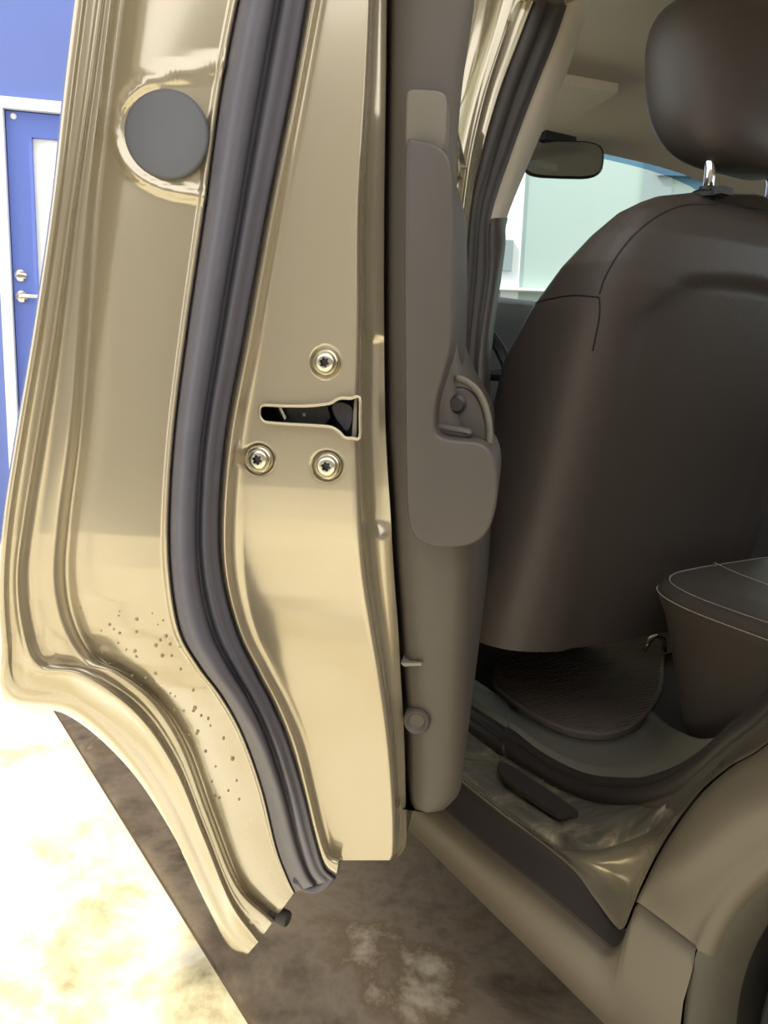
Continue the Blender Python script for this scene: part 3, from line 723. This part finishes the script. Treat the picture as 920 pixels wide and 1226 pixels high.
v, f = grid(rows_ps); obj('pillar_seal', v, f, 'rubber', BP, label='black rubber seal on the centre pillar')
q4, q5 = pr(4, .105), pr(5, .16)
cut = 6 * 6 - 6                                              # light trim ends above the belt; dark cover below
def pt_rows(i0, i1, e=0):
    out_ = []
    for A, B_ in list(zip(q4, q5))[i0:i1]:
        d = B_ - A; out_.append([A - fw * .0, A + d * .08 - fw * (.006 + e), A + d * .5 - fw * (.009 + e), A + d * .9 - fw * (.006 + e), B_, B_ + fw * .035 + inn * .006, B_ + fw * .10 - inn * .02, B_ + fw * .14 - inn * .10])
    return out_
v, f = grid(pt_rows(0, cut + 1)); obj('pillar_trim', v, f, 'pillar_trim', BP, label='beige upper pillar trim')
v, f = grid(pt_rows(cut, len(q4), .003)); obj('pillar_cover', v, f, 'trim_dark', BP, label='dark lower pillar cover')
# seat belt running down the pillar
bl = smooth_curve([car(-.06, .25, 1.36), car(-.055, .235, 1.15), car(-.05, .21, .98), car(-.03, .24, .85), car(.0, .22, .78)], 6)
v, f = grid([[p - fw * .0 - inn * .0, p + fw * .046, p + fw * .046 + inn * .002, p + inn * .002, p] for p in bl]); obj('seat_belt', v, f, 'trim_dark', CAR)

# ---- cabin --------------------------------------------------------------
rows_f = []
for i in range(14):
    a = lerp(1.3, -1.0, i / 13); rows_f.append([car(a, lerp(.2, 1.5, j / 10), .296 if a > -.72 else lerp(.296, .6, (-.72 - a) / .28)) for j in range(11)])
v, f = grid(rows_f); obj('cabin_floor', v, f, 'carpet', CAR, label='dark carpeted cabin floor')
# roof: headliner inside and painted skin outside
def roofz(a, b_): return 1.56 - .10 * ((b_ - .85) / .62) ** 4 * 1.0 - .05 * max(0, (-a - .6)) ** 2 - .06 * max(0, a + .1) ** 2
rh = []; rk = []
for i in range(25):
    a = lerp(.37, -1.75, i / 24); rh.append([car(a + .085 * (1 - (j / 8 - 1) ** 2) * sstep(a, -.2, .37), lerp(.24, 1.46, j / 16), roofz(a, lerp(.24, 1.46, j / 16)) - .03 * sstep(a, .1, .37)) for j in range(17)])
    rk.append([car(a, lerp(.17, 1.53, j / 16), roofz(a, lerp(.24, 1.46, j / 16)) + .045 - .05 * abs(j - 8) ** 4 / 4096) for j in range(17)])
v, f = grid(rh); obj('headliner', v, f, 'headliner', CAR, label='grey fabric headliner')
v, f = grid(rk); ROOF = obj('roof', v, f, 'paint', CAR)
mbx = MB(); mbx.grid([[r[0] for r in rh], [r[0] for r in rk]]); mbx.grid([[r[-1] for r in rh], [r[-1] for r in rk]]); mbx.grid([rh[0], rk[0]]); mbx.grid([rh[-1], rk[-1]])
mbx.build('roof_rail', 'paint', ROOF)
# windscreen, A pillars, dashboard, bonnet
def ws(x, k):                                                # x across 0..1, k up 0..1
    b_ = lerp(lerp(.12, .26, k), lerp(1.58, 1.44, k), x); bow = .12 * (1 - (2 * x - 1) ** 2)
    return car(lerp(1.00, .38, k) + bow * lerp(1, .45, k), b_, lerp(1.15, roofz(.37, .85) - .012 - .1 * abs(2 * x - 1) ** 4, k))
wr = [[ws(j / 16, k) for j in range(17)] for k in (0, .2, .4, .6, .8, .94)]
v, f = grid(wr); WS = obj('windscreen', v, f, 'windshield', CAR, label='windscreen')
v, f = grid([[ws(j / 16, k) for j in range(17)] for k in (.94, .97, 1.0)]); obj('tint_band', v, f, 'tint_band', WS, label='blue tinted strip along the top of the windscreen')
for sx in (0, 1):
    sgn = 1 if sx == 0 else -1
    ap = [ws(sx, k) for k in (0, .25, .5, .75, 1)]
    mbx = MB(); mbx.grid([[p - inn * .05 * sgn - fw * .03, p - inn * .04 * sgn - fw * .06 - ZV * .02, p + inn * .0 - fw * .065 - ZV * .02, p + inn * .045 * sgn - fw * .02, p + inn * .02 * sgn + fw * .01, p - inn * .04 * sgn + fw * .0, p - inn * .05 * sgn - fw * .03] for p in ap])
    mbx.build('a_pillar', 'trim_light' if sx == 0 else 'trim_dark', CAR)
dr_ = []
for a, z in [(.50, .55), (.52, .80), (.55, 1.05), (.60, 1.13), (.72, 1.16), (.88, 1.172), (1.12, 1.18)]:
    dr_.append([car(a + .0 * j, lerp(.08, 1.62, j / 12), z - .012 * abs(j - 6) / 6 + (.035 if 2 <= j <= 4 and a < .8 and z > .9 else 0)) for j in range(13)])
v, f = grid(dr_); obj('dashboard', v, f, 'dash', CAR, label='black dashboard below the windscreen')
# steering wheel
sc = car(.36, .44, .93); sax = (fw * -.9 + ZV * .42).normalized(); sx_ = inn; sy_ = sax.cross(sx_).normalized()
stw = MB().tube([sc + (sx_ * math.cos(t * math.pi / 16) + sy_ * math.sin(t * math.pi / 16)) * .185 for t in range(32)], .015, 8, closed=True)
stw.lathe(sc - sax * .02, sax, [(.07, 0), (.075, .015), (.05, .03)], 18); stw.tube([sc - sx_ * .185, sc + sx_ * .185], .014, 8); stw.tube([sc, sc - sy_ * .185], .016, 8)
stw.build('steering_wheel', 'black_plastic', CAR)
hd = []
for i in range(9):
    k = i / 8; a = lerp(1.08, 2.05, k); hd.append([car(a + .06 * (1 - ((j - 6) / 6) ** 2), lerp(.06, 1.64, j / 12), 1.13 + .03 * (1 - ((j - 6) / 6) ** 2) - .25 * k * k) for j in range(13)])
v, f = grid(hd); obj('bonnet', v, f, 'paint', CAR)
nose = [[p, p + ZV * (lerp(p.z, .25, .5) - p.z) + fw * .06, p + ZV * (.25 - p.z)] for p in hd[-1]]
v, f = grid(nose); obj('front_bumper', v, f, 'paint_shaded', CAR)
# front left door, closed, and the right flank, each with window openings
def flank(name, b_of, a0, a1, zb, wz0, wz1, mt, inside, label=None):
    mbx = MB(); rows_ = []
    for z in (.24, .45, .7, .9, wz0): rows_.append([car(lerp(a0, a1, j / 6), b_of(z), z) for j in range(7)])
    mbx.grid(rows_); o_ = mbx.build(name, mt, CAR, label=label)
    mi = MB(); mi.grid([[p + inn * inside for p in r] for r in rows_]); mi.grid([rows_[-1], [p + inn * inside for p in rows_[-1]]]); mi.build('door_card', 'dash', o_)
    mg = MB(); mg.grid([[car(lerp(a0, a1 * (1 if k < .5 else .62), j / 6), b_of(lerp(wz0, wz1, k)), lerp(wz0, wz1, k)) for j in range(7)] for k in (0, .5, 1)]); mg.build('side_window', 'window_glass', o_)
    return o_
bl_ = lambda z: .0 + (.0 if z < .95 else .32 * (z - .95))
br_ = lambda z: 1.70 - (.0 if z < .95 else .32 * (z - .95))
flank('front_door', bl_, .06, 1.05, .24, .98, 1.44, 'paint', .07, 'closed gold front left door')
flank('flank_panel', br_, -1.75, 1.05, .24, .98, 1.44, 'paint', -.07)
for s_, bb in ((1, .0), (-1, 1.70)):
    MB().grid([[car(lerp(1.05, 2.1, j / 6), bb + s_ * .10 * (j / 6) ** 3, z * lerp(1, .88, (j / 6) ** 2)) for j in range(7)] for z in (.62, .8, 1.0, 1.12)]).build('front_fender', 'paint', CAR)
# tailgate panel behind the rear bench
MB().grid([[car(-1.80, lerp(.15, 1.55, j / 4), z) for j in range(5)] for z in (.3, .6, .95)]).build('tailgate', 'trim_dark', CAR)
# C pillar and rear side glass are behind the photographer's shoulder
cp = MB(); cp.grid([[car(-.93 + .02, .03, .95), car(-1.0, .12, 1.25), car(-1.02, .22, 1.5)], [car(-1.12, .03, .95), car(-1.2, .12, 1.25), car(-1.22, .22, 1.5)]]); cp.grid([[car(-1.12, .035, .95), car(-1.2, .125, 1.25), car(-1.22, .225, 1.5)], [car(-.93 + .02, .09, .95), car(-1.0, .18, 1.25), car(-1.02, .27, 1.5)]])
cp.build('c_pillar', 'paint', CAR)
# rear view mirror
mc = car(.405, .785, 1.463); ma = (-fw * .86 - inn * .51).normalized(); mxr = ma.cross(ZV).normalized() * -1
pmr = [onb(628, 190, .80)]
def mir(w, h_, d, n=28):
    return [mc + mxr * (w * math.copysign(abs(math.cos(t)) ** .45, math.cos(t))) + ZV * (h_ * math.copysign(abs(math.sin(t)) ** .6, math.sin(t))) + ma * d for t in [2 * math.pi * k / n for k in range(n)]]
rg = [mir(.06, .018, -.045), mir(.088, .034, -.03), mir(.099, .043, -.008), mir(.100, .044, .006), mir(.096, .041, .010)]
mbx = MB(); mbx.grid([r + r[:1] for r in rg]); mbx.add(rg[0], [tuple(range(28))])
MIR = mbx.build('rear_view_mirror', 'black_plastic', CAR, label='black interior rear view mirror')
g_ = mir(.095, .040, .0095); MB().add(g_, [tuple(range(28))]).build('mirror_glass', 'mirror_glass', MIR, smooth=False)
mm = MB().tube([mc - ma * .03, mc - ma * .05 + ZV * .03, mc + fw * .07 + ZV * .075], [.016, .014, .02], 10)
mm.box(mc + fw * .0 + ZV * .040 - inn * .06, inn * .10, fw * .05, ZV * .032); mm.build('mirror_mount', 'black_plastic', MIR, smooth=False)
# sun visor folded against the headliner
vp = [car(.10, .34, 1.5), car(.26, .34, 1.485), car(.27, .66, 1.505), car(.11, .66, 1.53)]
mbx = MB(); mbx.add([p for p in vp] + [p - ZV * .018 for p in vp], [(0, 1, 2, 3), (7, 6, 5, 4), (0, 1, 5, 4), (1, 2, 6, 5), (2, 3, 7, 6), (3, 0, 4, 7)])
mbx.build('sun_visor', 'headliner', CAR, smooth=False)

# ---- front seat ----------------------------------------------------------
def sq(t, e): return math.copysign(abs(t) ** e, t)
def seat_back(bc, name, label):
    W_ = [(.34, .30), (.55, .30), (.7, .295), (.85, .29), (.95, .287), (1.02, .280), (1.08, .263), (1.12, .240), (1.15, .212), (1.172, .172), (1.186, .105), (1.19, .03)]
    AB = [(.36, -.29), (.55, -.315), (.75, -.35), (.95, -.388), (1.05, -.408), (1.12, -.412), (1.16, -.40), (1.18, -.385), (1.19, -.365)]
    AF = [(.42, .02), (.55, -.03), (.75, -.08), (.95, -.135), (1.04, -.205), (1.1, -.262), (1.15, -.31), (1.18, -.345), (1.19, -.365)]
    zs = [.50 + .52 * i / 30 for i in range(30)] + [1.02 + .135 * i / 40 for i in range(40)] + [1.155, 1.165, 1.174, 1.181, 1.186, 1.1885, 1.19]
    rows_ = []; N_s = 72
    for z in zs:
        w, ab, af = interp(W_, z), interp(AB, z), interp(AF, z); ac, ah = (ab + af) / 2, (af - ab) / 2; r_ = []
        for k in range(N_s):
            t = 2 * math.pi * k / N_s; cx, sx2 = sq(math.cos(t), .62), sq(math.sin(t), .62)
            a = ac + ah * sx2; b_ = bc + w * cx
            if sx2 < 0:                                      # back side: a recessed lower panel under the shoulder pad
                x = abs(b_ - bc) / .27
                edge = 1.035 + .045 * (1 - sstep(x, .45, .75)) - .02 * x
                rec = .011 * (1 - sstep(z, edge - .022, edge + .005)) * (1 - sstep(x, .62, .8)) * min(1, abs(sx2) * 1.3)
                a += rec
            if sx2 > 0: a -= .045 * sx2 * math.exp(-((b_ - bc) / .15) ** 2) * sstep(z, .3, .6)   # bolsters stand forward
            r_.append(car(a, b_, z))
        rows_.append(r_ + r_[:1])
    v, f = grid(rows_); f.append(tuple((len(zs) - 1) * (N_s + 1) + k for k in range(N_s)))
    s_ = obj(name, v, f, 'leather', CAR, label=label)
    rt = .0075
    for pb in (-.07, .07):
        MB().tube([car(-.372, bc + pb, 1.165), car(-.374, bc + pb, 1.22), car(-.368, bc + pb, 1.25), car(-.362, bc + pb, 1.29)], rt, 12).build('headrest_post', 'chrome', s_, label='chrome headrest post')
        gq = MB().lathe(car(-.372, bc + pb, 1.182), ZV, [(.024, 0), (.024, .006), (.020, .010), (.012, .011), (.012, .016), (.0085, .017)], 20); gq.box(car(-.405, bc + pb - .012, 1.183), fw * .03, inn * .024, ZV * .01); gq.build('post_guide', 'black_plastic', s_)
    # headrest
    hr = []; zc = 1.345; hh = .118
    for i in range(25):
        ph = math.pi * (i / 24 - .5); cz = sq(math.sin(ph), .72); rad = max(abs(math.cos(ph)) ** .55, .0); ring = []
        z = zc + hh * cz
        for k in range(48):
            t = 2 * math.pi * k / 48; cx, sx2 = sq(math.cos(t), .6), sq(math.sin(t), .75)
            ring.append(car(-.362 + .012 * cz + .062 * sx2 * rad - .03 * (cx * rad) ** 2 * -1, bc + .148 * cx * rad * (1 + .06 * cz), z))
        hr.append(ring + ring[:1])
    v, f = grid(hr); hro = obj('headrest', v, f, 'leather', s_, label='black leather headrest')
    # cushion
    cu = []
    for a, z0, z1 in [(.33, .40, .50), (.30, .34, .60), (.2, .33, .62), (.06, .34, .60), (-.04, .40, .58), (-.16, .50, .57)]:
        cu.append([car(a, bc + x * .265, z1 - .02 * (1 - x * x) if i_ == 1 else z0) for i_, x in [(0, -1), (0, -1), (1, -.98), (1, -.8), (1, 0), (1, .8), (1, .98), (0, 1), (0, 1)]])
    v, f = grid(cu); obj('seat_cushion', v, f, 'leather', s_)
    return s_, v
SB = .44
FS, _ = seat_back(SB, 'front_seat', 'black leather front left seat seen from behind')
# seams laid on the real surface
dg = bpy.context.evaluated_depsgraph_get()
def bvh(o):
    me = o.data; off = ORG[o]; return BVHTree.FromPolygons([v.co + off for v in me.vertices], [tuple(p.vertices) for p in me.polygons])
T_ = bvh(FS)
def lay(tree, px, lift=.0, per_=6):
    out_ = []
    for q in smooth_curve([Vector(p) for p in px], per_):
        h_, n_, _, _ = tree.ray_cast(cO, ray(q.x, q.y).normalized())
        if h_ is not None:
            if n_.dot(cO - h_) < 0: n_ = -n_
            out_.append(h_ + n_ * lift)
    return out_
for px in [[(718, 352), (724, 334), (737, 310), (756, 285), (780, 264), (806, 250), (830, 245), (870, 246), (915, 250)], [(636, 366), (650, 360), (680, 354), (700, 354), (717, 356)], [(718, 356), (718, 380), (710, 420)]]:
    pts = lay(T_, px)
    if len(pts) > 2: MB().tube(pts, .0012, 6).build('seam', 'seam', FS)
seat_back(1.27, 'passenger_seat', 'black leather front right seat')
# seat rail bracket near the mat
c = onz(780, 764, .35)
MB().tube([c + inn * -.02 - ZV * .03, c + ZV * .0, c + inn * .02 + ZV * .004, c + inn * .045 - ZV * .01, c + inn * .05 - ZV * .04], .006, 10).build('seat_rail_bracket', 'steel', FS)

# ---- rear bench ------------------------------------------------------------
def bench():
    rows_ = []; L_ = .27
    # front-left corner rounded in plan; path runs from the back along the left side, round the corner and along the front
    plan = [(-1.02, L_), (-.85, L_ - .005), (-.7, L_ - .006), (-.58, L_), (-.48, L_ + .012), (-.41, L_ + .04), (-.37, L_ + .085), (-.352, L_ + .15), (-.345, L_ + .3), (-.345, L_ + .6), (-.345, 1.3)]
    P = smooth_curve([Vector(p) for p in plan], 5)
    cc_ = Vector((-.75, .9))
    for i, p in enumerate(P):
        d = (cc_ - p); t = (P[min(i + 1, len(P) - 1)] - P[max(i - 1, 0)]).normalized(); nn = Vector((-t.y, t.x))
        if nn.dot(d) < 0: nn = -nn
        prof = [(.10, .30), (.075, .36), (.05, .44), (.03, .52), (.015, .58), (.004, .605), (.0, .617), (.003, .625), (.010, .631), (.03, .634), (.055, .636), (.075, .637)]
        rows_.append([car(p.x + nn.x * x, p.y + nn.y * x, z) for x, z in prof])
    mbx = MB().grid(rows_)
    cen = car(-.75, .75, .634)
    mbx.grid([[r[-1].lerp(cen, k / 4) - ZV * .001 * math.sin(math.pi * k / 4) for r in rows_] for k in range(5)])
    return mbx.build('rear_seat', 'leather_rear', CAR, label='black leather rear bench with pale stitching'), rows_
RS, br_rows = bench()
def stitches(pts, step, ln, r):
    mbx = MB(); acc = 0; pos = 0
    cum = [0]
    for i in range(1, len(pts)): cum.append(cum[-1] + (pts[i] - pts[i - 1]).length)
    def at(s):
        for i in range(1, len(pts)):
            if s <= cum[i]: return pts[i - 1].lerp(pts[i], (s - cum[i - 1]) / max(1e-9, cum[i] - cum[i - 1]))
        return pts[-1]
    s = 0
    while s + ln < cum[-1]:
        mbx.tube([at(s), at(s + ln / 2) + ZV * .0003, at(s + ln)], r, 5); s += step
    return mbx
st = stitches([r[6] - inn * .0006 for r in br_rows][10:52], .0052, .0042, .00065); st2 = stitches([r[8].lerp(r[9], .3) + ZV * .0008 for r in br_rows][10:52], .0052, .0042, .00065)
st.add(st2.v, st2.f); st.build('stitching', 'stitch', RS, kind='stuff', label='double row of pale stitches')
ins = smooth_curve([car(-.37, .48, .6395), car(-.45, .45, .6385), car(-.6, .42, .638), car(-.9, .40, .637)], 8)
stitches(ins, .0052, .0042, .00065).build('stitching', 'stitch', RS, kind='stuff')
rbk = []
for a, z in [(-.95, .60), (-.98, .75), (-1.04, 1.0), (-1.08, 1.15), (-1.12, 1.17), (-1.18, 1.1), (-1.1, .6)]:
    rbk.append([car(a, lerp(.28, 1.45, j / 10), z) for j in range(11)])
v, f = grid(rbk); obj('rear_backrest', v, f, 'leather_rear', RS)

# ---- floor mat ---------------------------------------------------------------
mp = [onz(x, y, .310) for x, y in [(590, 815), (614, 838), (640, 855), (662, 866), (690, 875), (722, 878), (750, 872), (768, 861), (784, 842), (795, 815), (800, 775)]] + [car(-.02, .93, .310), car(.12, .9, .310), car(.16, .6, .310), car(.12, .46, .310)]
mp = smooth_curve(mp, 5, True); n = len(mp)
cm = sum(mp, Vector()) / n
mbx = MB(); rings = [[p - ZV * .0135 for p in mp], [p - ZV * .003 for p in mp], [p.lerp(cm, .02) for p in mp]]
mbx.grid([r + r[:1] for r in rings])
mbx.add(rings[-1], [tuple(range(n))])
fm = mbx.build('floor_mat', 'mat', None, smooth=False, label='dark ribbed floor mat behind the front seat', cat='floor mat')
rb = MB(); mpx = [tocar(p) for p in rings[-1]]; P2 = [(p[0], p[1]) for p in mpx]
a = min(p[0] for p in P2) + .006
while a < max(p[0] for p in P2) - .004:
    bs = []; bq = min(p[1] for p in P2)
    while bq < max(p[1] for p in P2):
        if inpoly(a, bq, P2): bs.append(bq)
        bq += .005
    if len(bs) > 3: rb.box(car(a, bs[0] + .006, .3095), fw * .0045, inn * (bs[-1] - bs[0] - .012), ZV * .0028)
    a += .0095
rb.build('ribs', 'mat', fm, smooth=False, kind='stuff')
